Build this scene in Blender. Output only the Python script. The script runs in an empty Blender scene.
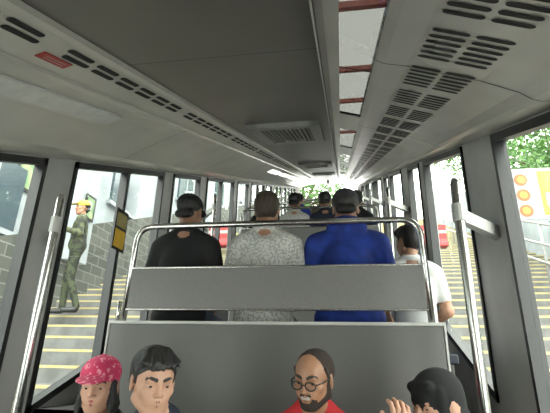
import bpy, math, random
import numpy as np
from mathutils import Vector, Matrix, Euler
random.seed(4); np.random.seed(4)
col = bpy.context.scene.collection
CAMZ=1.3
AL=math.radians(22.2); SA,CA=math.sin(AL),math.cos(AL); TA=SA/CA
XL,XR=-1.70,0.78
PITCH=2.6; RISE=PITCH*TA

# ---------------------------------------------------------------- materials
def mat(name,c,rough=.6,metal=0.,c2=None,scale=20.,bump=0.,emit=0.,stretch=None,detail=3.,lo=.35,hi=.65):
    m=bpy.data.materials.new(name); m.use_nodes=True
    nt=m.node_tree; b=nt.nodes['Principled BSDF']
    b.inputs['Base Color'].default_value=(*c,1); b.inputs['Roughness'].default_value=rough
    b.inputs['Metallic'].default_value=metal
    if emit: 
        b.inputs['Emission Color'].default_value=(*c,1); b.inputs['Emission Strength'].default_value=emit
    if c2 is None: c2=tuple(x*.86 for x in c)
    tc=nt.nodes.new('ShaderNodeTexCoord'); mp=nt.nodes.new('ShaderNodeMapping')
    if stretch: mp.inputs['Scale'].default_value=stretch
    nz=nt.nodes.new('ShaderNodeTexNoise'); nz.inputs['Scale'].default_value=scale; nz.inputs['Detail'].default_value=detail
    rp=nt.nodes.new('ShaderNodeValToRGB'); rp.color_ramp.elements[0].position=lo; rp.color_ramp.elements[1].position=hi
    rp.color_ramp.elements[0].color=(*c,1); rp.color_ramp.elements[1].color=(*c2,1)
    L=nt.links.new
    L(tc.outputs['Object'],mp.inputs[0]); L(mp.outputs[0],nz.inputs['Vector']); L(nz.outputs['Fac'],rp.inputs[0]); L(rp.outputs[0],b.inputs['Base Color'])
    if bump:
        bp=nt.nodes.new('ShaderNodeBump'); bp.inputs['Strength'].default_value=bump; bp.inputs['Distance'].default_value=.01
        L(nz.outputs['Fac'],bp.inputs['Height']); L(bp.outputs[0],b.inputs['Normal'])
    return m
def brickmat(name,c1,c2,cm):
    m=bpy.data.materials.new(name); m.use_nodes=True; nt=m.node_tree; b=nt.nodes['Principled BSDF']; b.inputs['Roughness'].default_value=.9
    tc=nt.nodes.new('ShaderNodeTexCoord'); sp=nt.nodes.new('ShaderNodeSeparateXYZ'); cb_=nt.nodes.new('ShaderNodeCombineXYZ')
    br=nt.nodes.new('ShaderNodeTexBrick'); br.inputs['Scale'].default_value=1.; br.inputs['Brick Width'].default_value=.42; br.inputs['Row Height'].default_value=.2; br.inputs['Mortar Size'].default_value=.012
    br.inputs['Color1'].default_value=(*c1,1); br.inputs['Color2'].default_value=(*c2,1); br.inputs['Mortar'].default_value=(*cm,1)
    L=nt.links.new; L(tc.outputs['Object'],sp.inputs[0]); L(sp.outputs['Y'],cb_.inputs['X']); L(sp.outputs['Z'],cb_.inputs['Y']); L(cb_.outputs[0],br.inputs['Vector']); L(br.outputs['Color'],b.inputs['Base Color'])
    return m
def glassmat(name,tint=(1,1,1),refl=.06):
    m=bpy.data.materials.new(name); m.use_nodes=True; nt=m.node_tree
    for n in list(nt.nodes): nt.nodes.remove(n)
    o=nt.nodes.new('ShaderNodeOutputMaterial'); t=nt.nodes.new('ShaderNodeBsdfTransparent'); t.inputs[0].default_value=(*tint,1)
    g=nt.nodes.new('ShaderNodeBsdfGlossy'); g.inputs['Roughness'].default_value=.02
    mx=nt.nodes.new('ShaderNodeMixShader'); mx.inputs[0].default_value=refl
    nt.links.new(t.outputs[0],mx.inputs[1]); nt.links.new(g.outputs[0],mx.inputs[2]); nt.links.new(mx.outputs[0],o.inputs[0]); return m

M_ceil=mat('ceiling_paint',(.125,.117,.103),.42,.1,scale=3)
M_seam=mat('ceiling_seam',(.06,.058,.055),.7)
M_duct=mat('duct_paint',(.46,.448,.412),.30,.2,scale=3)
M_slotp=mat('slot_panel_paint',(.42,.41,.378),.33,.2,scale=3)
M_dark=mat('dark_recess',(.010,.010,.010),.8)
M_black=mat('black_rubber',(.012,.012,.013),.45)
M_post=mat('silver_post',(.46,.455,.435),.45,.1,scale=4)
M_steel=mat('brushed_steel',(.70,.69,.66),.25,1.,scale=60,stretch=(1,1,.05))
M_part=mat('grey_laminate',(.112,.109,.103),.5,.05,c2=(.090,.088,.083),scale=160)
M_panel=mat('grey_panel',(.165,.162,.153),.45,.1,c2=(.145,.142,.135),scale=120)
M_glass=glassmat('window_glass',(.95,.98,.96),.05)
M_sky=glassmat('skylight_glass',(.24,.245,.235),.12)
M_floor=mat('rubber_floor',(.05,.05,.052),.8,scale=200)
M_seat=mat('seat_vinyl',(.03,.035,.05),.7,scale=60)
M_conc=mat('concrete_steps',(.17,.17,.165),.9,c2=(.12,.12,.115),scale=6,bump=.2)
M_nose=mat('step_nosing',(.42,.34,.12),.6,c2=(.38,.34,.20))
M_yel=mat('yellow_paint',(.70,.42,.03),.6)
M_plast=mat('white_plaster',(.33,.36,.375),.85,c2=(.25,.28,.295),scale=2)
M_stone=brickmat('stone_cladding',(.10,.105,.09),(.055,.06,.05),(.16,.16,.15))
M_leaf=mat('leaves',(.025,.10,.008),.6,c2=(.075,.17,.025),scale=3)
M_bark=mat('bark',(.08,.06,.04),.9,scale=12,bump=.6)
M_red=mat('red_plastic',(.35,.015,.015),.45)
M_pred=mat('faded_red_paint',(.35,.10,.08),.6)
M_orange=mat('orange_paint',(.40,.07,.012),.5)
M_oyel=mat('outdoor_yellow',(.34,.20,.02),.5)
M_green=mat('green_print',(.06,.18,.08),.5,c2=(.28,.32,.16),scale=4)
M_white=mat('white_plastic',(.32,.32,.31),.4)
M_glint=mat('duct_glint',(.56,.56,.53),.2)  # soft highlight on the duct, put into a pale colour
M_lampon=mat('lamp_lens_lit',(1,.98,.93),.3,emit=2.5)
M_roof=mat('roof_outer',(.5,.5,.5),.5)
M_blind=mat('bluegrey_glass',(.06,.085,.10),.15)
M_vent=mat('vent_grey',(.22,.215,.205),.5)

# ---------------------------------------------------------------- mesh helpers
def mkobj(name,verts,faces,mats,midx=None,parent=None,smooth=False):
    me=bpy.data.meshes.new(name); me.from_pydata([tuple(v) for v in verts],[],[tuple(f) for f in faces])
    for m in (mats if isinstance(mats,(list,tuple)) else [mats]): me.materials.append(m)
    if midx is not None: me.polygons.foreach_set('material_index',np.array(midx,dtype=np.int32))
    if smooth: me.polygons.foreach_set('use_smooth',np.ones(len(me.polygons),dtype=bool))
    me.update()
    o=bpy.data.objects.new(name,me); col.objects.link(o)
    if parent: o.parent=parent
    return o
def empty(name,loc=(0,0,0),rz=0):
    e=bpy.data.objects.new(name,None); e.location=loc; e.rotation_euler=(0,0,rz); e.empty_display_size=.1; col.objects.link(e); return e
class B:
    def __init__(s): s.v=[]; s.f=[]; s.m=[]
    def add(s,v,f,m=0):
        n=len(s.v); s.v+= [tuple(x) for x in v]; s.f+=[tuple(i+n for i in q) for q in f]; s.m+=[m]*len(f)
    def box(s,a,b,m=0,bev=0):
        x0,y0,z0=a; x1,y1,z1=b
        s.add([(x0,y0,z0),(x1,y0,z0),(x1,y1,z0),(x0,y1,z0),(x0,y0,z1),(x1,y0,z1),(x1,y1,z1),(x0,y1,z1)],
              [(0,3,2,1),(4,5,6,7),(0,1,5,4),(1,2,6,5),(2,3,7,6),(3,0,4,7)],m)
    def yz(s,x0,x1,pts,m=0):
        n=len(pts); v=[(x0,y,z) for y,z in pts]+[(x1,y,z) for y,z in pts]
        f=[tuple(range(n))[::-1],tuple(range(n,2*n))]+[(i,(i+1)%n,n+(i+1)%n,n+i) for i in range(n)]
        s.add(v,f,m)
    def tube(s,pts,r,m=0,seg=12,closed=False):
        pts=[Vector(p) for p in pts]; n=len(pts); v=[]; f=[]
        up=None
        for i,p in enumerate(pts):
            if closed: d=(pts[(i+1)%n]-pts[i-1]).normalized()
            else: d=(pts[min(i+1,n-1)]-pts[max(i-1,0)]).normalized()
            if up is None:
                up=d.orthogonal().normalized()
            up=(up-d*up.dot(d)).normalized(); w=d.cross(up)
            rr=r[i] if isinstance(r,(list,tuple)) else r
            for k in range(seg):
                a=2*math.pi*k/seg; v.append(p+(up*math.cos(a)+w*math.sin(a))*rr)
        m_=n if closed else n-1
        for i in range(m_):
            for k in range(seg):
                a=i*seg+k; b=i*seg+(k+1)%seg; c=((i+1)%n)*seg+(k+1)%seg; d=((i+1)%n)*seg+k
                f.append((a,b,c,d))
        if not closed: f.append(tuple(range(seg))[::-1]); f.append(tuple(range((n-1)*seg,n*seg)))
        s.add(v,f,m)
    def obj(s,name,mats,parent=None,smooth=False,bevel=0):
        o=mkobj(name,s.v,s.f,mats,s.m,parent,smooth)
        if bevel:
            md=o.modifiers.new('bevel','BEVEL'); md.width=bevel; md.segments=2; md.limit_method='ANGLE'
        return o
def arc(pts,rad,n=6):
    pts=[Vector(p) for p in pts]; out=[pts[0]]
    for i in range(1,len(pts)-1):
        a=(pts[i-1]-pts[i]).normalized(); b=(pts[i+1]-pts[i]).normalized()
        p0=pts[i]+a*rad; p1=pts[i]+b*rad
        for k in range(n+1):
            t=k/n; out.append(p0*(1-t)**2+pts[i]*2*t*(1-t)+p1*t*t)
    out.append(pts[-1]); return out
def C(x,n,t): return (x,t*CA-n*SA,CAMZ+t*SA+n*CA)
def zn(n,Y): return CAMZ+n/CA+TA*Y
def sweep(b,prof,t0,t1,m=0,nt=1,thick=.02):
    top=[(x,nn+thick) for x,nn in prof]
    ring=prof+top[::-1]; k=len(ring)
    v=[C(x,nn,t0) for x,nn in ring]+[C(x,nn,t1) for x,nn in ring]
    f=[(i,(i+1)%k,k+(i+1)%k,k+i) for i in range(k)]
    b.add(v,f,m)

T0,T1=-2.2,16.6
# ---------------------------------------------------------------- ceiling
b=B(); sweep(b,[(-.785,.52),(-.055,.52)],T0,T1,0)
for t in (0.2,1.55,2.95,4.6,5.9,7.2,8.5,9.8,11.1):
    b.add([C(-.785,.519,t),C(-.055,.519,t),C(-.055,.519,t+.005),C(-.785,.519,t+.005)],[(0,1,2,3)],1)
b.obj('ceiling',[M_ceil,M_seam])
b=B(); sweep(b,[(-1.76,.64),(-.06,.64)],T0,T1,0,thick=.05); sweep(b,[(.19,.64),(.84,.64)],T0,T1,0,thick=.05); 
for x in (-.06,.19):
    v=[C(x,.47,T0),C(x,.69,T0),C(x,.69,T1),C(x,.47,T1)]; b.add(v,[(0,1,2,3)],0)
b.obj('ceiling_roof_shell',[M_roof])
LP=[(-.785,.52),(-.79,.503),(-.815,.500),(-.985,.462),(-.99,.452)]
LQ=[(-.99,.452),(-1.02,.448),(-1.10,.425),(-1.2,.39),(-1.3,.352),(-1.38,.318),(-1.44,.29),(-1.50,.28),(-1.72,.28)]
def slot(b,P,U,V,lu,lv,m):
    r=lv/2; h=lu/2-r; pts=[]
    for k in range(7):
        a=-math.pi/2+math.pi*k/6; pts.append(P+U*(h+r*math.cos(a))+V*(r*math.sin(a)))
    for k in range(7):
        a=math.pi/2+math.pi*k/6; pts.append(P+U*(-h+r*math.cos(a))+V*(r*math.sin(a)))
    b.add(pts,[tuple(range(14))],m)
b=B(); sweep(b,LP,T0,T1,0); sweep(b,LQ,T0,T1,0)
T=Vector((0,CA,SA))
pA=Vector(C(-.815,.500,0)); pB=Vector(C(-.985,.462,0)); W=(pB-pA).normalized(); N=T.cross(W); 
if N.z>0: N=-N
t=.25
i=0
while t<13:
    for w in (.030,.066):
        slot(b,pA+W*w+T*(t+(.02 if w>.04 else 0))+N*.002,T,W,.140,.023,1)
    t+=.168; i+=1
    if i%6==0: t+=.09
for t in (1.02,2.75,4.4,6.1,7.8,9.5):
    for j in range(len(LQ)-1):
        (xa,na),(xb,nb)=LQ[j],LQ[j+1]
        b.add([C(xa,na-.0015,t),C(xb,nb-.0015,t),C(xb,nb-.0015,t+.005),C(xa,na-.0015,t+.005)],[(0,1,2,3)],1)
b.obj('ceiling_duct',[M_duct,M_dark],smooth=False)
RP=[(-.055,.52),(-.03,.498),(.012,.494)]
RG=[(.012,.494),(.135,.462)]
RQ=[(.135,.462),(.165,.447),(.24,.432),(.48,.362),(.60,.315),(.64,.290),(.67,.28),(.80,.28)]
b=B(); sweep(b,RP,T0,T1,0); sweep(b,RQ,T0,T1,0)
gl=[(-.5,2.70),(3.3,4.6),(5.4,6.8),(7.6,9.0),(9.8,11.2)]
e=[T0]+[q for p in gl for q in p]+[T1]
for j in range(0,len(e),2): sweep(b,RG,e[j],e[j+1],0,thick=.015)
pA=Vector(C(.24,.432,0)); pB=Vector(C(.48,.362,0)); W2=(pB-pA).normalized(); N2=T.cross(W2)
if N2.z>0: N2=-N2
t=.2;i=0
while t<13:
    for w in (.066,.180):
        slot(b,pA+W2*w+T*t+N2*.002,W2,T,.100,.024,1)
    t+=.044; i+=1
    if i%6==0: t+=.07
for t in (1.55,3.0,4.9,6.4,7.9,9.4):
    for j in range(len(RQ)-1):
        (xa,na),(xb,nb)=RQ[j],RQ[j+1]
        b.add([C(xa,na-.0015,t),C(xb,nb-.0015,t),C(xb,nb-.0015,t+.006),C(xa,na-.0015,t+.006)],[(0,1,2,3)],1)
b.obj('ceiling_grille',[M_slotp,M_dark])
for ta,tb in gl:
    b=B(); sweep(b,RG,ta,tb,0,thick=.006)
    for tt in np.arange(ta+.0,tb,1.1): 
        v=[C(.012,.492,tt),C(.135,.460,tt),C(.135,.460,tt+.014),C(.012,.492,tt+.014)]; b.add(v,[(0,1,2,3)],1)
    b.obj('window_skylight',[M_sky,M_dark])
for k,t in enumerate((1.25,7.0,8.3,9.6,10.9,12.2)):
    b=B(); L=.8 if k==0 else 1.0
    pr=[(-1.08,.427),(-1.13,.411),(-1.17,.397)]
    v=[C(x,n-.006,t) for x,n in pr]+[C(x,n-.006,t+L) for x,n in pr]+[C(x,n+.004,t) for x,n in pr]+[C(x,n+.004,t+L) for x,n in pr]
    b.add(v,[(0,1,4,3),(1,2,5,4),(6,0,3,9),(2,8,11,5),(6,7,1,0),(7,8,2,1),(3,4,10,9),(4,5,11,10)],0)
    b.obj('ceiling_lamp_or_glint',[M_glint if k==0 else M_lampon])  # first strip is a painted highlight on the duct, the others are lamps
pA=Vector(C(-.815,.500,0)); b=B()
def onp(w,t,d): return pA+W*w+T*t+N*d
b.add([onp(.088,1.24,.001),onp(.126,1.24,.001),onp(.126,1.38,.001),onp(.088,1.38,.001),onp(.088,1.24,.004),onp(.126,1.24,.004),onp(.126,1.38,.004),onp(.088,1.38,.004)],
 [(4,5,6,7),(0,4,7,3),(1,2,6,5),(0,1,5,4),(2,3,7,6)],0)
for k in range(2):
    w_=.099+.012*k; b.add([onp(w_,1.26,.005),onp(w_+.003,1.26,.005),onp(w_+.003,1.36,.005),onp(w_,1.36,.005)],[(0,1,2,3)],1)
b.obj('warning_label',[M_red,M_white])
for k,t in enumerate((3.05,7.0,10.5)):
    b=B(); x0,x1=-.66,-.13; tb=t+1.0
    def cb(x0,x1,n0,n1,ta,tb,m):
        v=[C(x,n,tt) for tt in (ta,tb) for n in (n0,n1) for x in (x0,x1)]
        b.add(v,[(0,1,3,2),(4,6,7,5),(0,4,5,1),(2,3,7,6),(0,2,6,4),(1,5,7,3)],m)
    cb(x0,x1,.485,.52,t,t+.12,0); cb(x0,x1,.485,.52,tb-.1,tb,0); cb(x0,x0+.08,.485,.52,t,tb,0); cb(x1-.08,x1,.485,.52,t,tb,0)
    cb(x0+.08,x1-.08,.512,.519,t+.1,tb-.1,1)
    for j in range(11): 
        xx=x0+.095+j*.033; cb(xx,xx+.010,.492,.512,t+.1,tb-.1,0)
    b.obj('ceiling_vent',[M_vent,M_dark])

# ---------------------------------------------------------------- side walls, windows
NT,NB=.27,-1.12
def strip(b,x0,x1,ya,yb,n0,n1,m=0): b.yz(x0,x1,[(ya,zn(n0,ya)),(yb,zn(n0,yb)),(yb,zn(n1,yb)),(ya,zn(n1,ya))],m)
YA,YB=-2.0,15.4
posts={'left':[],'right':[]}
for k in range(-1,6):
    o=PITCH*k
    posts['left']+= [(2.04+o,2.29+o),(3.62+o,3.84+o)]
    posts['right']+=[(2.09+o,2.60+o),(3.80+o,4.02+o)]
wi=0
for side in ('left','right'):
    x0,x1=(XL-.06,XL) if side=='left' else (XR,XR+.06)
    b=B(); strip(b,x0,x1,YA,YB,NT,.40); strip(b,x0,x1,YA,YB,-2.6,NB)
    ps=[p for p in posts[side] if p[1]>YA and p[0]<YB]
    for ya,yb in ps: strip(b,x0,x1,ya,yb,NB,NT)
    b.obj('wall_'+side,[M_post])
    edges=[YA]+[e for p in ps for e in p]+[YB]
    for j in range(0,len(edges),2):
        ya,yb=edges[j],edges[j+1]
        if yb-ya<.2: continue
        wi+=1; w=empty('window_%d'%wi,((x0+x1)/2,(ya+yb)/2,zn(0,(ya+yb)/2)))
        off=Vector(w.location)
        b=B(); fx0,fx1=(x0+.01,x1+.012) if side=='left' else (x0-.012,x1-.01)
        fw=.030
        strip(b,fx0,fx1,ya,ya+fw,NB,NT); strip(b,fx0,fx1,yb-fw,yb,NB,NT)
        strip(b,fx0,fx1,ya,yb,NT-.04,NT); strip(b,fx0,fx1,ya,yb,NB,NB+.04)
        if yb-ya>1.25:
            ym=(ya+yb)/2; strip(b,fx0,fx1,ym-.022,ym+.022,NB,NT)
        b.v=[tuple(Vector(v)-off) for v in b.v]; b.obj('frame',[M_black],w)
        b=B(); xm=(x0+x1)/2; strip(b,xm-.003,xm+.003,ya+fw,yb-fw,NB+.04,NT-.04)
        b.v=[tuple(Vector(v)-off) for v in b.v]; b.obj('glass',[M_glass],w)
b=B(); z0=zn(-2.6,YB); z1=zn(.62,YB)
b.box((XL,YB,z0),(XR,YB+.06,zn(-.75,YB))); b.box((XL,YB,zn(.40,YB)),(XR,YB+.06,z1)); b.box((XL,YB,z0),(XL+.14,YB+.06,z1)); b.box((XR-.14,YB,z0),(XR,YB+.06,z1)); b.box((-.50,YB,z0),(-.42,YB+.06,z1))
b.obj('wall_front',[M_post])
b=B(); b.box((XL-.06,YA-.06,zn(-2.6,YA)-.3),(XR+.06,YA,zn(.65,YA)+.1)); b.obj('wall_back',[M_post])

# ---------------------------------------------------------------- floors, partitions, benches, rails, poles
PX0,PX1=-1.315,.49
b=B()
for k in range(-1,6):
    ya=2.35+PITCH*(k-1); yb=ya+PITCH; z=RISE*k
    b.box((XL,max(ya,YA),z-.06),(XR,min(yb,YB)+.06,z))
    b.box((XL,yb,z-.06),(XR,yb+.06,z+RISE-.001))
b.obj('floor',[M_floor])
for k in range(0,5):
    o=PITCH*k; zz=RISE*k
    P=empty('partition_bench',(-.41,2.37+o,zz))
    def fin(b,nm,ms,bevel=0,smooth=False):
        b.v=[(v[0]+.41,v[1]-2.37,v[2]) for v in b.v]; return b.obj(nm,ms,P,smooth,bevel)
    b=B(); b.box((PX0,2.345,.02),(PX1,2.415,1.515)); fin(b,'partition_panel',[M_part],.006)
    b=B(); b.box((PX0-.006,2.338,1.512),(PX1+.006,2.422,1.530)); b.box((PX0-.012,2.338,.02),(PX0,2.422,1.53)); b.box((PX1,2.338,.02),(PX1+.012,2.422,1.53))
    fin(b,'edge_trim',[M_post],.004)
    b=B(); b.box((PX0+.02,1.80,.38),(PX1-.02,2.33,.45),0); b.box((PX0+.05,1.95,.0),(PX1-.05,2.0,.38),1); fin(b,'lower_seat',[M_seat,M_part],.02)
    b=B(); b.box((PX0+.02,2.43,1.42),(PX1-.02,2.95,1.48),0); b.box((PX0+.05,2.75,1.065),(PX1-.05,2.80,1.44),1); fin(b,'upper_seat',[M_seat,M_part],.02)
    b=B(); yy=2.36
    b.tube(arc([(-1.25,yy,1.52),(-1.235,yy,2.09),(.425,yy,2.09),(.44,yy,1.52)],.11,8),.018)
    b.tube([(-1.285,yy,1.52),(-1.285,yy,1.64)],.012); 
    fin(b,'rail_hoop',[M_steel],smooth=True)
    b=B(); b.box((-1.232,yy-.018,1.595),(.422,yy+.018,1.83)); fin(b,'back_panel',[M_panel],.008)
    b=B(); b.box((-1.236,yy-.021,1.826),(.426,yy+.021,1.836)); b.box((-1.236,yy-.021,1.589),(.426,yy+.021,1.597)); fin(b,'panel_trim',[M_steel],.003)
    for nm,px,wx in (('l',-1.45,XL),('r',.515,XR)):
        Q=empty('grab_pole',(px,1.9+o,zz)); b=B()
        sx=-1 if nm=='l' else 1
        b.tube([(0,0,0),(0,0,2.10),(0,0,2.125)],[.021,.021,.012]); 
        b.obj('pole',[M_steel],Q,True)
        b=B(); dx=wx-px-sx*.002
        b.tube([(0,0,1.92),(0,0,2.0)],.027); b.tube([(0,0,0),(0,0,.02)],.045)
        v=[(0,.0,1.93),(0,.0,1.99),(dx,.30,1.99),(dx,.30,1.93),(0,.05,1.93),(0,.05,1.99),(dx,.37,1.99),(dx,.37,1.93)]
        b.add(v,[(0,1,2,3),(7,6,5,4),(0,4,5,1),(3,2,6,7),(1,5,6,2),(0,3,7,4)],0)
        b.obj('bracket',[M_post],Q)

S=empty('glass_sign',(XL+.02,2.93,2.26)); b=B(); b.box((-.004,-.09,-.16),(.004,.09,.16),0); b.box((.004,-.075,-.14),(.006,.075,.0),1); b.box((.004,-.075,.02),(.006,.075,.13),2)
b.obj('sign_plate',[M_black,M_yel,mat('sign_grey',(.35,.30,.12),.5)],S,bevel=.002)

# ---------------------------------------------------------------- SDF people
def surface_nets(D,o,h):
    sh=np.array(D.shape)-1
    acc=np.zeros((*sh,3),np.float32); cnt=np.zeros(sh,np.float32)
    for ax in range(3):
        o1,o2=[a for a in range(3) if a!=ax]
        for u in (0,1):
            for w in (0,1):
                s0=[None]*3; s1=[None]*3
                s0[ax]=slice(0,-1); s1[ax]=slice(1,None)
                for a,q in ((o1,u),(o2,w)):
                    s0[a]=s1[a]=slice(0,-1) if q==0 else slice(1,None)
                d0=D[tuple(s0)]; d1=D[tuple(s1)]
                cr=(d0<0)!=(d1<0); den=np.where(cr,d0-d1,1.); tt=np.where(cr,d0/den,0)
                acc[...,ax]+=tt; acc[...,o1]+=cr*u; acc[...,o2]+=cr*w; cnt+=cr
    mask=cnt>0; idx=-np.ones(sh,np.int64); idx[mask]=np.arange(mask.sum())
    ijk=np.argwhere(mask); V=(ijk+acc[mask]/cnt[mask][:,None])*h+o
    F=[]; S=D<0
    for ax in range(3):
        a1,a2=(ax+1)%3,(ax+2)%3
        s0=[slice(1,-1)]*3; s1=[slice(1,-1)]*3; s0[ax]=slice(0,-1); s1[ax]=slice(1,None)
        A=S[tuple(s0)]; Bq=S[tuple(s1)]
        for sign in (0,1):
            e=np.argwhere((A&~Bq) if sign==0 else (~A&Bq))
            e[:,a1]+=1; e[:,a2]+=1
            def cell(u,w):
                c=e.copy(); c[:,a1]+=u; c[:,a2]+=w; return idx[c[:,0],c[:,1],c[:,2]]
            q=np.stack([cell(-1,-1),cell(0,-1),cell(0,0),cell(-1,0)],1)
            if sign: q=q[:,::-1]
            F.append(q)
    return V,np.concatenate(F)
def cap(a,b,ra,rb=None,m=0,k=.02,sub=False): return dict(t='c',a=np.array(a,float),b=np.array(b,float),ra=ra,rb=ra if rb is None else rb,m=m,k=k,sub=sub)
def ell(c,r,m=0,k=.02,rot=None,sub=False): 
    R=np.array(Euler(rot).to_matrix()) if rot else np.eye(3)
    return dict(t='e',c=np.array(c,float),r=np.array(r,float),R=R,m=m,k=k,sub=sub)
def pd(p,X):
    if p['t']=='c':
        ab=p['b']-p['a']; L=ab@ab+1e-9
        tt=np.clip(((X-p['a'])@ab)/L,0,1)
        return np.linalg.norm(X-p['a']-tt[...,None]*ab,axis=-1)-(p['ra']+(p['rb']-p['ra'])*tt)
    q=(X-p['c'])@p['R']; k0=np.linalg.norm(q/p['r'],axis=-1); k1=np.linalg.norm(q/p['r']**2,axis=-1)+1e-9
    return k0*(k0-1)/k1
def pbb(p):
    if p['t']=='c':
        r=max(p['ra'],p['rb']); return np.minimum(p['a'],p['b'])-r,np.maximum(p['a'],p['b'])+r
    r=p['r'].max() if not np.allclose(p['R'],np.eye(3)) else p['r']; return p['c']-r,p['c']+r
def sdfmesh(name,prims,h,mats,parent=None,noise=0):
    lo=np.min([pbb(p)[0] for p in prims if not p['sub']],0)-3*h; hi=np.max([pbb(p)[1] for p in prims if not p['sub']],0)+3*h
    n=np.ceil((hi-lo)/h).astype(int)+1
    D=np.full(n,.5,np.float32)
    ax=[lo[i]+np.arange(n[i])*h for i in range(3)]
    for p in prims:
        a,c=pbb(p); mg=.035+p['k']
        i0=np.maximum(((a-mg-lo)/h).astype(int),0); i1=np.minimum(((c+mg-lo)/h).astype(int)+2,n)
        if (i1<=i0).any(): continue
        X=np.stack(np.meshgrid(*[ax[i][i0[i]:i1[i]] for i in range(3)],indexing='ij'),-1)
        d=pd(p,X); sl=tuple(slice(i0[i],i1[i]) for i in range(3)); D0=D[sl]; k=p['k']
        if p['sub']: 
            d=-d; hh=np.maximum(k-np.abs(D0-d),0)/k; D[sl]=np.maximum(D0,d)+hh*hh*k/4
        else:
            hh=np.maximum(k-np.abs(D0-d),0)/k; D[sl]=np.minimum(D0,d)-hh*hh*k/4
    V,F=surface_nets(D,lo,h)
    ctr=V[F].mean(1); best=np.full(len(F),1e9); mi=np.zeros(len(F),np.int32)
    for p in prims:
        if p['sub']: continue
        d=pd(p,ctr); s=d<best; best[s]=d[s]; mi[s]=p['m']
    me=bpy.data.meshes.new(name); me.vertices.add(len(V)); me.vertices.foreach_set('co',V.astype(np.float32).ravel())
    me.loops.add(len(F)*4); me.loops.foreach_set('vertex_index',F.astype(np.int32).ravel())
    me.polygons.add(len(F)); me.polygons.foreach_set('loop_start',np.arange(len(F),dtype=np.int32)*4)
    for m in mats: me.materials.append(m)
    me.polygons.foreach_set('material_index',mi); me.polygons.foreach_set('use_smooth',np.ones(len(F),bool))
    me.update(calc_edges=True); me.validate()
    o=bpy.data.objects.new(name,me); col.objects.link(o)
    if parent: o.parent=parent
    return o
handcache={}
def hand(parent,wrist,d,skin,side,curl=.5,pn=(0,0,1)):
    key=(skin.name,side,curl)
    if key not in handcache:
        s=side
        P=[ell((0,-.045,0),(.040,.048,.015),k=.01),cap((0,.01,0),(0,-.02,0),.024,.026,k=.02),ell((-.022*s,-.03,-.008),(.018,.03,.013),k=.012)]
        for x,L,dx in ((-.029,.068,-.10),(-.010,.077,-.03),(.010,.071,.04),(.028,.056,.12)):
            p=Vector((x*s,-.078,0)); a=.12+curl*.3; r=.0092
            for j,f in enumerate((.44,.31,.25)):
                q=p+Vector((dx*s*f*L,-math.cos(a)*f*L,-math.sin(a)*f*L)); P.append(cap(p,q,r,r-.0008,k=.004)); p=q; a+=curl*.9; r-=.0009
        P+= [cap((-.030*s,-.022,-.004),(-.055*s,-.052,-.012),.0125,.0105,k=.01),cap((-.055*s,-.052,-.012),(-.060*s,-.085,-.022),.0105,.0085,k=.004)]
        o=sdfmesh('hand',P,.0032,[skin]); handcache[key]=o.data; bpy.data.objects.remove(o)
    o=bpy.data.objects.new('hand_l' if side>0 else 'hand_r',handcache[key]); col.objects.link(o); o.parent=parent
    y=-Vector(d).normalized(); z=Vector(pn); z=(z-y*z.dot(y)); 
    if z.length<.1: z=Vector((0,-1,0)); z=z-y*z.dot(y)
    z.normalize(); x=y.cross(z)
    M=Matrix((x,y,z)).transposed().to_4x4(); M.translation=Vector(wrist)
    o.matrix_local=M
    return o
def L3(a,b,t): return tuple(a[i]+(b[i]-a[i])*t for i in range(3))
M_eye=mat('eye_white',(.42,.39,.36),.3); M_iris=mat('iris',(.012,.008,.006),.2)
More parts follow.
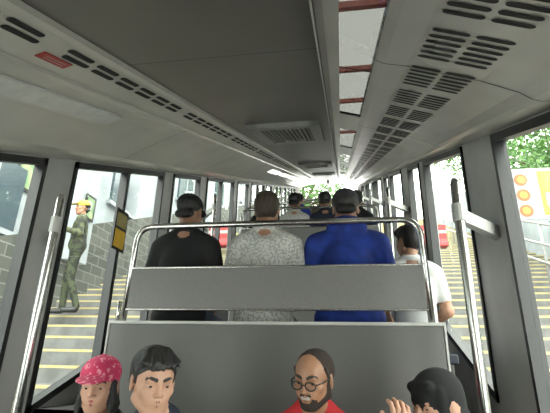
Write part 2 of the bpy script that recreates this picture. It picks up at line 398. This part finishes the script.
def person(name,loc,rz,head,hrot,skin,shirt,pants,hair,hairstyle='short',hat=None,glasses=False,beard=False,sleeve='short',arms=None,legs='sit',sw=.96,bulk=1.,hood=False,h=.009,hh=.0042,shoes=None,lip=None,fem=False,smile=False,pn=None,brim=True,curl=.5,hs=1.,nk=.155):
    E=empty(name,loc,rz); shoes=shoes or M_black
    hx,hy,hz=head
    neck=(hx*.85,hy*.85+.015,hz-nk); hip=(0,0,.10)
    ch=L3(hip,neck,.62); be=L3(hip,neck,.28); sh=L3(hip,neck,.86)
    lean=math.atan2(-neck[1],neck[2]-.1)
    P=[ell(hip,(.170*bulk,.130*bulk,.118),1,.05),ell(be,(.15*bulk,.112*bulk,.15),1,.06,rot=(lean,0,0)),
       ell(ch,(.168*sw,.112*bulk,.17),1,.06,rot=(lean,0,0)),
       cap((sh[0]-.125*sw,sh[1]+.01,sh[2]),(sh[0]+.125*sw,sh[1]+.01,sh[2]),.062,m=1,k=.05)]
    for s in (-1,1):
        P.append(cap((sh[0]+s*.13*sw,sh[1]+.015,sh[2]+.015),(neck[0]+s*.035,neck[1]+.01,neck[2]+.02),.05,.04,m=1,k=.04))
        S=(sh[0]+s*.178*sw,sh[1],sh[2]-.012)
        if arms and arms.get(s): el,wr=arms[s]
        elif legs=='sit': el=(sh[0]*.6+s*.235*sw,sh[1]-.01,sh[2]-.26); wr=(s*.13,min(sh[1]*.5,0)-.27,.20)
        else: el=(s*.245*sw,.02,sh[2]-.29); wr=(s*.26*sw,-.06,sh[2]-.53)
        if sleeve=='short':
            mid=L3(S,el,.62)
            P+= [cap(S,mid,.06*bulk,.056*bulk,m=1,k=.035),cap(mid,el,.042,.040,m=0,k=.01),cap(el,wr,.041,.027,m=0,k=.015)]
        else:
            we=L3(el,wr,.93)
            P+= [cap(S,el,.062*bulk,.050*bulk,m=1,k=.035),cap(el,we,.049*bulk,.036,m=1,k=.02),cap(we,wr,.026,.025,m=0,k=.006)]
        d=Vector(wr)-Vector(el); hand(E,Vector(wr)+d.normalized()*.005,d,skin,s,pn=(pn or {}).get(s,(0,0,1)),curl=curl)
        if legs=='sit':
            P+= [cap((s*.09,-.03,.09),(s*.115,-.43,.085),.088,.066,m=2,k=.04),cap((s*.115,-.43,.085),(s*.12,-.41,-.34),.062,.045,m=2,k=.02),
                 cap((s*.12,-.39,-.39),(s*.13,-.44,-.405),.045,.042,m=3,k=.015),cap((s*.13,-.44,-.405),(s*.14,-.58,-.415),.042,.033,m=3,k=.02)]
        else:
            f=s*.10
            P+= [cap((s*.085,0,.06),(s*.11,-.04+f*.3,-.40),.09,.06,m=2,k=.04),cap((s*.11,-.04+f*.3,-.40),(s*.12,.04+f,-.80),.058,.045,m=2,k=.02),
                 cap((s*.12,.03+f,-.85),(s*.135,-.13+f,-.865),.045,.036,m=3,k=.02)]
    P.append(ell((neck[0],neck[1]+.014,neck[2]+.022),(.072,.066,.024),1,.025,rot=(lean,0,0)))
    P.append(cap((sh[0],sh[1]+.01,sh[2]+.04),(hx,hy+.015,hz-.075),.055,.052,m=0,k=.004))
    if hood:
        P+= [ell((neck[0],neck[1]+.085,neck[2]+.0),(.125,.06,.075),1,.03),ell((neck[0],neck[1]+.03,neck[2]+.035),(.10,.08,.045),1,.03)]
    sdfmesh('body',P,h,[skin,shirt,pants,shoes],E)
    H=empty('head',(hx,hy,hz)); H.parent=E; H.rotation_euler=hrot; H.scale=(hs,hs,hs)
    jw=.90 if fem else 1.
    Q=[ell((0,.014,.030),(.075,.094,.082),0),ell((0,-.018,-.028),(.062*jw,.064,.062),0,.03),
       ell((0,-.030,-.060),(.048*jw,.046,.046),0,.03),ell((0,-.064,-.091),(.022*jw,.018,.016),0,.025),ell((0,-.064,-.052),(.032,.022,.020),0,.02)]
    for s in (-1,1):
        Q+= [cap((s*.056*jw,-.002,-.058),(s*.020*jw,-.058,-.090),.016,.013,m=0,k=.025),
             ell((s*.045*jw,-.056,-.016),(.019,.018,.016),0,.02),
             ell((s*.077,.010,-.006),(.007,.017,.030),0,.005,rot=(-.18,0,s*.40)),
             ell((s*.030,-.068,-.038),(.014,.014,.016),0,.018)]
    Q+= [cap((-.036,-.068,.025),(.036,-.068,.025),.0095 if not fem else .0075,k=.018),cap((0,-.078,.020),(0,-.098,-.017),.0055,.0078,k=.012),ell((0,-.097,-.021),(.0095,.0095,.0075),0,.006)]
    for s in (-1,1): Q+= [ell((s*.0115,-.089,-.023),(.0065,.009,.0062),0,.005),
                          ell((s*.0315,-.0925,.006),(.018,.0165,.0110),0,.012,sub=True)]
    ly=-.0800; w=.025 if smile else .022; up=.003 if smile else 0; lr=.0036 if not fem else .0044
    for s in (-1,1):
        Q+= [cap((s*w,ly+.005,-.0515+up),(s*.004,ly-.0022,-.0480),lr*.6,lr,m=1,k=.005),
             cap((s*w*.9,ly+.005,-.0535+up),(0,ly-.0015,-.0575),lr*.6,lr*1.2,m=1,k=.005),
             cap((s*w*.95,ly+.001,-.0520+up),(0,ly-.0065,-.0525),.0011,.0014,k=.002,sub=True)]
    if smile: Q.append(cap((-.013,ly-.0035,-.0520),(.013,ly-.0035,-.0520),.0030,m=5,k=.001))
    for s in (-1,1): 
        br=.0028 if not fem else .0020
        Q.append(cap((s*.015,-.0800,.0285),(s*.032,-.0775,.0330),br,br,m=3,k=.003)); Q.append(cap((s*.032,-.0775,.0330),(s*.050,-.0640,.0280),br,br*.5,m=3,k=.003))
        for j in range(6):
            a0=-1+j/3; a1=a0+1/3
            def lp(a,top): return (s*(.0315+.0150*a), -.0755+.0055*a*a+(.0015*a), .0045+(.0064 if top else -.0062)*(1-a*a)+ .0008*a)
            Q.append(cap(lp(a0,1),lp(a1,1),.0026,m=0,k=.003)); Q.append(cap(lp(a0,0),lp(a1,0),.0022,m=0,k=.003))
    if beard:
        Q+= [ell((0,-.063,-.090),(.026,.022,.019),2,.008),cap((-.020,-.0795,-.0400),(.020,-.0795,-.0400),.0034,m=2,k=.004)]
        for s in (-1,1): Q+= [cap((s*.022,-.056,-.090),(s*.058,-.006,-.058),.0165,.018,m=2,k=.010),cap((s*.058,-.006,-.055),(s*.072,.0,.010),.016,.007,m=2,k=.01),cap((s*.024,-.074,-.042),(s*.026,-.066,-.078),.0055,.010,m=2,k=.006)]
    if hairstyle=='short': Q+= [ell((0,.026,.046),(.082,.095,.083),3,.006),cap((-.04,.08,-.03),(.04,.08,-.03),.028,m=3,k=.02)]
    elif hairstyle=='thick':
        Q+= [ell((0,.026,.050),(.084,.096,.082),3,.006),ell((0,.05,.0),(.077,.066,.068),3,.02)]
        for s in (-1,1): Q.append(cap((s*.073,-.018,.045),(s*.074,-.012,.004),.008,.005,m=3,k=.006))
        rs=random.Random(7)
        for i in range(60):
            a=rs.uniform(-1.15,1.15); rr=rs.uniform(.5,1)
            Q.append(cap((math.sin(a)*.055*rr,.01-math.cos(a)*.03*rr,.126-.018*rr*rr),(math.sin(a)*.078+rs.uniform(-.010,.010),-.022-math.cos(a)*.050,.076+rs.uniform(-.014,.012)),.011,.0045,m=3,k=.008))
    elif hairstyle=='receding': 
        Q+= [ell((0,.024,.037),(.0795,.090,.0800),2,.003),ell((0,.03,.028),(.0800,.081,.076),2,.003)]
        for s in (-1,1): Q.append(cap((s*.071,-.020,.048),(s*.074,-.004,.005),.0075,.006,m=2,k=.006))
    elif hairstyle=='long':
        Q+= [ell((0,.026,.050),(.083,.096,.083),3,.008)]
        for s in (-1,1): 
            for j in range(5): 
                q=j*.014; Q+= [cap((s*(.064),-.022+q,.03),(s*(.073+.003*(j%2)),-.030+q*1.3,-.08),.013,.014,m=3,k=.012),cap((s*(.073+.003*(j%2)),-.030+q*1.3,-.08),(s*(.074-.004*j),-.060+q*1.2,-.22),.014,.009,m=3,k=.012)]
        Q+= [cap((0,.07,.0),(0,.08,-.14),.055,.055,m=3,k=.03)]
    elif hairstyle=='scarf':
        Q+= [ell((0,.020,.036),(.086,.104,.092),3,.012),cap((0,.03,-.03),(0,.04,-.13),.078,.10,m=3,k=.04),cap((-.035,-.030,-.122),(.035,-.030,-.122),.034,m=3,k=.03),
             cap((0,.02,-.14),(0,.03,-.20),.11,.13,m=3,k=.04)]
        for s in (-1,1): Q.append(cap((s*.064,-.026,.055),(s*.056,-.034,-.09),.016,.020,m=3,k=.012))
        Q.append(cap((-.045,-.052,.075),(.045,-.052,.075),.020,m=3,k=.012))
        for j in range(4): Q.append(cap((-.10+.02*j,-.04+.01*j,-.15-.015*j),(.10,-.045,-.13-.02*j),.010,m=3,k=.012))
    if hat:
        Q+= [ell((0,.018,.060),(.087,.102,.075),4,.006),cap((-.05,.0,.045),(.05,.0,.045),.035,m=4,k=.02),ell((0,.018,.137),(.009,.009,.005),4,.003)]
        if brim: Q.append(ell((0,-.112,.050),(.066,.062,.0060),4,.006,rot=(.20,0,0)))
    ms=[skin,lip or (lipf if fem else lips),beardm,hair,hat or hair,M_eye]
    sdfmesh('head_mesh',Q,hh,ms,H)
    b=B()
    def sph(c,r,m,sq=(1,1,1),n=10):
        v=[];f=[]
        for i in range(n+1):
            th=math.pi*i/n
            for j in range(n*2):
                ph=math.pi*j/n; v.append((c[0]+r*sq[0]*math.sin(th)*math.cos(ph),c[1]+r*sq[1]*math.sin(th)*math.sin(ph),c[2]+r*sq[2]*math.cos(th)))
        for i in range(n):
            for j in range(n*2): f.append((i*2*n+j,(i+1)*2*n+j,(i+1)*2*n+(j+1)%(2*n),i*2*n+(j+1)%(2*n)))
        b.add(v,f,m)
    for s in (-1,1): sph((s*.0315,-.0650,.0045),.0122,0); sph((s*.0315,-.0752,.0045),.0058,1,(1,.5,1))
    b.obj('eyes',[M_eye,M_iris],H,True)
    if glasses:
        b=B()
        for s in (-1,1):
            b.tube([(s*.0315+.0235*math.cos(a),-.099+.006*abs(math.cos(a)),.001+.0165*math.sin(a)) for a in [2*math.pi*k/20 for k in range(20)]],.0028,0,8,True)
            b.tube([(s*.054,-.093,.006),(s*.074,-.06,.008),(s*.081,.005,.008),(s*.080,.02,-.008)],.0024,0,8)
        b.tube([(-.008,-.099,.004),(0,-.101,.006),(.008,-.099,.004)],.0026,0,8)
        b.obj('glasses',[M_black],H,True)
    return E
lips=mat('lips',(.22,.085,.065),.5); lipf=mat('lips_red',(.36,.08,.08),.4)
beardm=mat('beard_stubble',(.020,.014,.011),.9,c2=(.038,.024,.018),scale=300)
SK1=mat('skin_light',(.52,.29,.195),.5,scale=12); SK2=mat('skin_tan',(.36,.19,.12),.5,scale=12); SK3=mat('skin_brown',(.34,.17,.098),.45,scale=12)
HB=mat('hair_black',(.008,.0075,.0075),.55,c2=(.018,.016,.015),scale=60,bump=.4,stretch=(1,1,.2))
HBr=mat('hair_brown',(.035,.024,.017),.6,c2=(.06,.042,.03),scale=60,bump=.4,stretch=(1,1,.2))
pinkcap=mat('pink_cap',(.50,.025,.095),.7,c2=(.70,.26,.32),scale=55,lo=.56,hi=.62)
blkcloth=mat('black_cloth',(.008,.008,.009),.9,scale=15,bump=.3)
patt=mat('patterned_shirt',(.56,.54,.50),.9,c2=(.33,.335,.32),scale=75,lo=.47,hi=.55,bump=.2)
blue=mat('blue_fleece',(.008,.034,.25),.85,c2=(.006,.020,.15),scale=14,bump=.3)
bluecap=mat('navy_beanie',(.02,.024,.05),.9,c2=(.05,.045,.045),scale=30)
redsh=mat('red_shirt',(.50,.015,.02),.8,scale=10,bump=.2)
navy=mat('navy_jacket',(.012,.018,.035),.8,scale=10,bump=.3)
whsh=mat('white_shirt',(.60,.60,.58),.85,scale=10,bump=.2)
jeans=mat('jeans',(.03,.04,.08),.9,scale=60); khaki=mat('khaki',(.13,.11,.08),.9,scale=40); 
camo=mat('camouflage_cloth',(.014,.017,.011),.9,c2=(.045,.055,.028),scale=12,lo=.45,hi=.55)
vest=mat('hivis_cloth',(.016,.019,.014),.8,c2=(.065,.075,.032),scale=14,lo=.45,hi=.55)
yelhat=mat('yellow_cap',(.45,.32,.03),.5)
D=math.radians
person('woman_in_pink_cap',(-1.06,2.12,.45),0,(-.02,-.21,.755),(D(8),0,D(12)),SK1,blkcloth,jeans,HB,'long',hat=pinkcap,sleeve='long',fem=True,hh=.003,sw=.86,hs=.96,nk=.14)
person('man_in_navy_jacket',(-.74,1.97,.45),0,(.03,-.34,.79),(D(14),0,D(42)),SK1,navy,jeans,HB,'thick',sleeve='long',sw=.95,hh=.003,hs=.97,nk=.135)
person('balding_man_with_glasses',(-.135,2.11,.45),0,(.0,-.21,.81),(D(17),D(3),D(-22)),SK3,redsh,khaki,HB,'receding',glasses=True,beard=True,hh=.003,smile=True,hs=.97,nk=.130)
person('woman_in_black_headscarf',(.30,2.03,.45),0,(.02,-.23,.735),(D(14),0,D(-58)),SK1,blkcloth,blkcloth,blkcloth,'scarf',sleeve='long',fem=True,hh=.003,sw=.88,
   arms={-1:((-.24,-.26,.38),(-.155,-.36,.62))},pn={-1:(.6,-1,.2)},curl=.7,hs=.97)
Z1=1.48
person('man_in_black_cap',(-1.03,2.64,Z1),math.pi,(0,-.03,.80),(D(4),0,D(-6)),SK2,blkcloth,jeans,HB,'short',hat=blkcloth,sw=1)
person('man_in_patterned_shirt',(-.49,2.64,Z1),math.pi,(0,-.03,.80),(D(4),0,0),SK2,patt,khaki,HBr,'thick',bulk=1.05,sw=1)
person('person_in_blue_fleece',(.03,2.66,Z1),math.pi,(0,-.03,.80),(D(4),0,0),SK2,blue,jeans,HB,'short',hat=bluecap,sleeve='long',hood=True,bulk=1.25,sw=1.06,brim=False)
person('person_in_white_shirt',(.47,3.05,Z1-.08),math.pi,(0,-.05,.76),(D(8),0,D(35)),SK2,whsh,jeans,HB,'thick',bulk=.92,sw=.9)
b=B(); b.box((.30,2.97,RISE),(.66,3.25,1.34),1); b.box((.27,2.96,1.34),(.69,3.3,1.40),0); b.obj('jump_seat',[M_seat,M_part],bevel=.01)
for nm,x,r_,sh,hr in (('passenger_in_black_shirt',-.98,1,blkcloth,'thick'),('passenger_in_grey_shirt',-.60,1,patt,'short'),('passenger_in_navy_jacket',-.20,1,navy,'short'),('passenger_in_dark_shirt',.2,1,blkcloth,'thick'),
      ('passenger_in_blue_shirt',-.8,2,blue,'short'),('passenger_in_brown_shirt',-.35,2,khaki,'thick'),('passenger_in_red_shirt',.1,2,redsh,'thick')):
    person(nm,(x,2.64+PITCH*r_,Z1+RISE*r_),math.pi,(0,-.03,.80),(0,0,0),SK2,sh,jeans,HB,hr,h=.013,hh=.006,sw=.85)
person('station_guard',(-3.95,5.75,1.95+.905),D(-60),(0,-.03,.70),(D(5),0,D(20)),SK3,vest,camo,HB,'short',hat=yelhat,sleeve='long',legs='stand',h=.011,hh=.005,
   arms={1:((.27,.02,.22),(.20,-.22,.30))})

# ---------------------------------------------------------------- outside
def stairs(name,x0,x1,zoff):
    b=B(); run=.4167; rise=.17; n0=-8; n1=56
    for i in range(n0,n1):
        y=5.75-2.3+run*(i-2); z=1.95+zoff+rise*(i-8)+.0
        b.box((x0,y,z-.6),(x1,y+run,z),0)
        b.box((x0,y-.003,z-.025),(x1,y+.035,z+.003),1)
    return b.obj(name,[M_conc,M_nose])
stairs('platform_stairs',-4.85,-1.85,0)
stairs('platform_stairs',.95,4.95,-.1)
b=B(); xw=-5.2
b.yz(xw-.3,xw,[(-3,zn(-3,-3)),(24,zn(-3,24)),(24,zn(1.9,24)),(-3,zn(1.9,-3))],0)
b.yz(xw,xw+.12,[(-3,zn(-3,-3)),(24,zn(-3,24)),(24,zn(-.45,24)),(-3,zn(-.45,-3))],1)
for y in (3.2,7.0,10.8,14.6,18.4):
    b.box((xw,y,zn(-1,y)),(xw+.3,y+.5,zn(1.9,y)),0)
    b.box((xw,y+1.4,zn(.1,y+1.2)),(xw+.06,y+2.6,zn(1.1,y+1.2)),2); b.box((xw,y+1.3,zn(.02,y+1.2)),(xw+.10,y+2.7,zn(.1,y+1.2)),0); b.box((xw,y+1.97,zn(.1,y+1.2)),(xw+.08,y+2.03,zn(1.1,y+1.2)),0)
b.obj('station_building',[M_plast,M_stone,M_blind])
def poster(x,y,z,w_,h_,m):
    E=empty('wall_poster',(x,y,z)); b=B(); b.box((0,-w_/2,-h_/2),(.02,w_/2,h_/2),0); b.box((.02,-w_/2+.05,-h_/2+.05),(.024,w_/2-.05,h_/2-.05),1); b.box((.024,-w_/2+.12,h_/2-.28),(.027,w_/2-.12,h_/2-.12),2)
    b.obj('poster_panel',[M_black,m,M_white],E)
poster(-5.18,5.85,zn(.75,5.85)-.1,.5,.9,M_green); poster(-4.88,3.45,zn(.2,3.45),.4,.7,M_green); poster(-4.88,7.25,zn(-.1,7.25),.34,.5,M_green)
b=B(); xw=5.0; b.yz(xw,xw+.3,[(-3,zn(-3,-3)),(26,zn(-3,26)),(26,zn(-.15,26)),(-3,zn(-.15,-3))],0); b.obj('retaining_wall',[M_plast])
b=B(); xr=3.6
def gz(y): return zn(0,y)-1.3+1.95-5.75*TA-.05
for y in np.arange(1,16,1.2): b.tube([(xr,y,gz(y)-.2),(xr,y,gz(y)+1.0)],.025)
for hgt in (1.0,.6,.25): b.tube([(xr,1,gz(1)+hgt),(xr,15.4,gz(15.4)+hgt)],.025)
b.obj('stair_railing',[M_white],smooth=True)
def signboard(x,y):
    z=gz(y); E=empty('platform_signboard',(x,y,z)); b=B()
    b.tube([(-.35,0,-.1),(-.35,0,2.0)],.03); b.tube([(.35,0,-.1),(.35,0,2.0)],.03); b.obj('posts',[M_steel],E,True)
    b=B(); b.box((-.42,-.03,1.25),(.42,-.01,2.0),0); b.box((.04,-.036,1.3),(.40,-.03,1.95),1); b.box((.10,-.040,1.42),(.34,-.036,1.62),0)
    for zz in (1.83,1.60,1.37):
        for rr,dy,m in ((.09,.037,2),(.05,.039,3)):
            b.add([(-.18+rr*math.cos(a),-dy,zz+rr*math.sin(a)) for a in [2*math.pi*k/24 for k in range(24)]],[tuple(range(24))],m)
    b.obj('board',[M_white,M_oyel,M_orange,M_oyel],E)
signboard(2.68,6.0)
def barrier(x,y,sc=1.):
    z=1.95+TA*(y-5.75)+.12; E=empty('plastic_barrier',(x,y,z)); E.scale=(sc,)*3; b=B()
    b.yz(-.45,.45,[(-.22,0),(.22,0),(.2,.12),(.09,.3),(.07,.85),(-.07,.85),(-.09,.3),(-.2,.12)]); b.obj('body',[M_red],E,bevel=.03)
    b=B(); b.box((-.46,-.085,.5),(.46,.085,.62)); b.obj('band',[M_white],E,bevel=.01)
barrier(2.3,11.0,.7); barrier(-3.6,12.0,.8)
b=B()
for y in np.arange(-1,15,2.6):
    z=zn(2.3,y); b.box((-4.8,y,z),(4.0,y+.07,z+.10),0)
for x in (-3.2,-.9,.75,2.5): b.yz(x,x+.08,[(-1,zn(2.5,-1)),(14,zn(2.5,14)),(14,zn(2.60,14)),(-1,zn(2.60,-1))],1)
b.obj('station_canopy_frame',[M_pred,M_post])
def tree(x,y,z,R,n,seed,hh=3.):
    rs=np.random.RandomState(seed); E=empty('tree',(x,y,z)); b=B()
    b.tube([(0,0,-3),(.05,.05,hh*.5),(-.05,0,hh)],[.22,.16,.10])
    cl=[]
    for i in range(9):
        a=i*2.4; q=Vector((math.cos(a)*R*.55,math.sin(a)*R*.55,hh+rs.uniform(-.5,.8)*R)); cl.append(q)
        b.tube([(0,0,hh*.7),tuple(q*.6+Vector((0,0,hh*.35))),tuple(q)],[.09,.05,.02],0,7)
    b.obj('trunk',[M_bark],E,True)
    V=[];F=[]
    for i in range(n):
        c=cl[rs.randint(9)]; d=rs.normal(size=3); d/=np.linalg.norm(d); p=np.array(c)+d*R*.6*rs.uniform(.3,1)**.5
        u=rs.normal(size=3); u/=np.linalg.norm(u); w=np.cross(u,rs.normal(size=3)); w/=np.linalg.norm(w); s=rs.uniform(.06,.13)
        k=len(V); V+= [p-u*s,p-w*s*.45,p+u*s,p+w*s*.45]; F.append((k,k+1,k+2,k+3))
    mkobj('foliage',V,F,M_leaf,parent=E)
tree(7.0,9.5,2.9,2.5,10000,1); tree(7.2,14.5,5.0,2.5,7000,2); tree(7.0,7.0,1.7,2.5,14000,4,2.5); tree(7.0,20,7.8,2.5,5000,5); tree(-8.4,5.5,5.6,2.2,5000,3); tree(-2.2,24,8.2,2.6,7000,8)

# ---------------------------------------------------------------- light, world
w=bpy.data.worlds.new('World'); bpy.context.scene.world=w; w.use_nodes=True
nt=w.node_tree; bg=nt.nodes['Background']; 
bg.inputs[0].default_value=(.98,.985,.94,1); bg.inputs[1].default_value=9.0
s=bpy.data.lights.new('sun','SUN'); s.energy=3.5; s.angle=D(25); s.color=(1,.97,.92); so=bpy.data.objects.new('sun',s); col.objects.link(so); so.rotation_euler=(D(35),D(20),0)
bpy.context.scene.view_settings.view_transform='Standard'

# ---------------------------------------------------------------- camera
psi,th,ro=D(9.3),D(20.5),D(1.3)
r=Vector((math.cos(psi),math.sin(psi),0)); hv=Vector((-math.sin(psi),math.cos(psi),0))
f=hv*math.cos(th)+Vector((0,0,math.sin(th))); u=-hv*math.sin(th)+Vector((0,0,math.cos(th)))
r2=r*math.cos(ro)+u*math.sin(ro); u2=u*math.cos(ro)-r*math.sin(ro)
cam=bpy.data.cameras.new('camera'); cam.lens=28.15; cam.sensor_width=36; cam.clip_start=.02
co=bpy.data.objects.new('camera',cam); col.objects.link(co)
M=Matrix((r2,u2,-f)).transposed().to_4x4(); M.translation=Vector((0,0,CAMZ)); co.matrix_world=M
bpy.context.scene.camera=co
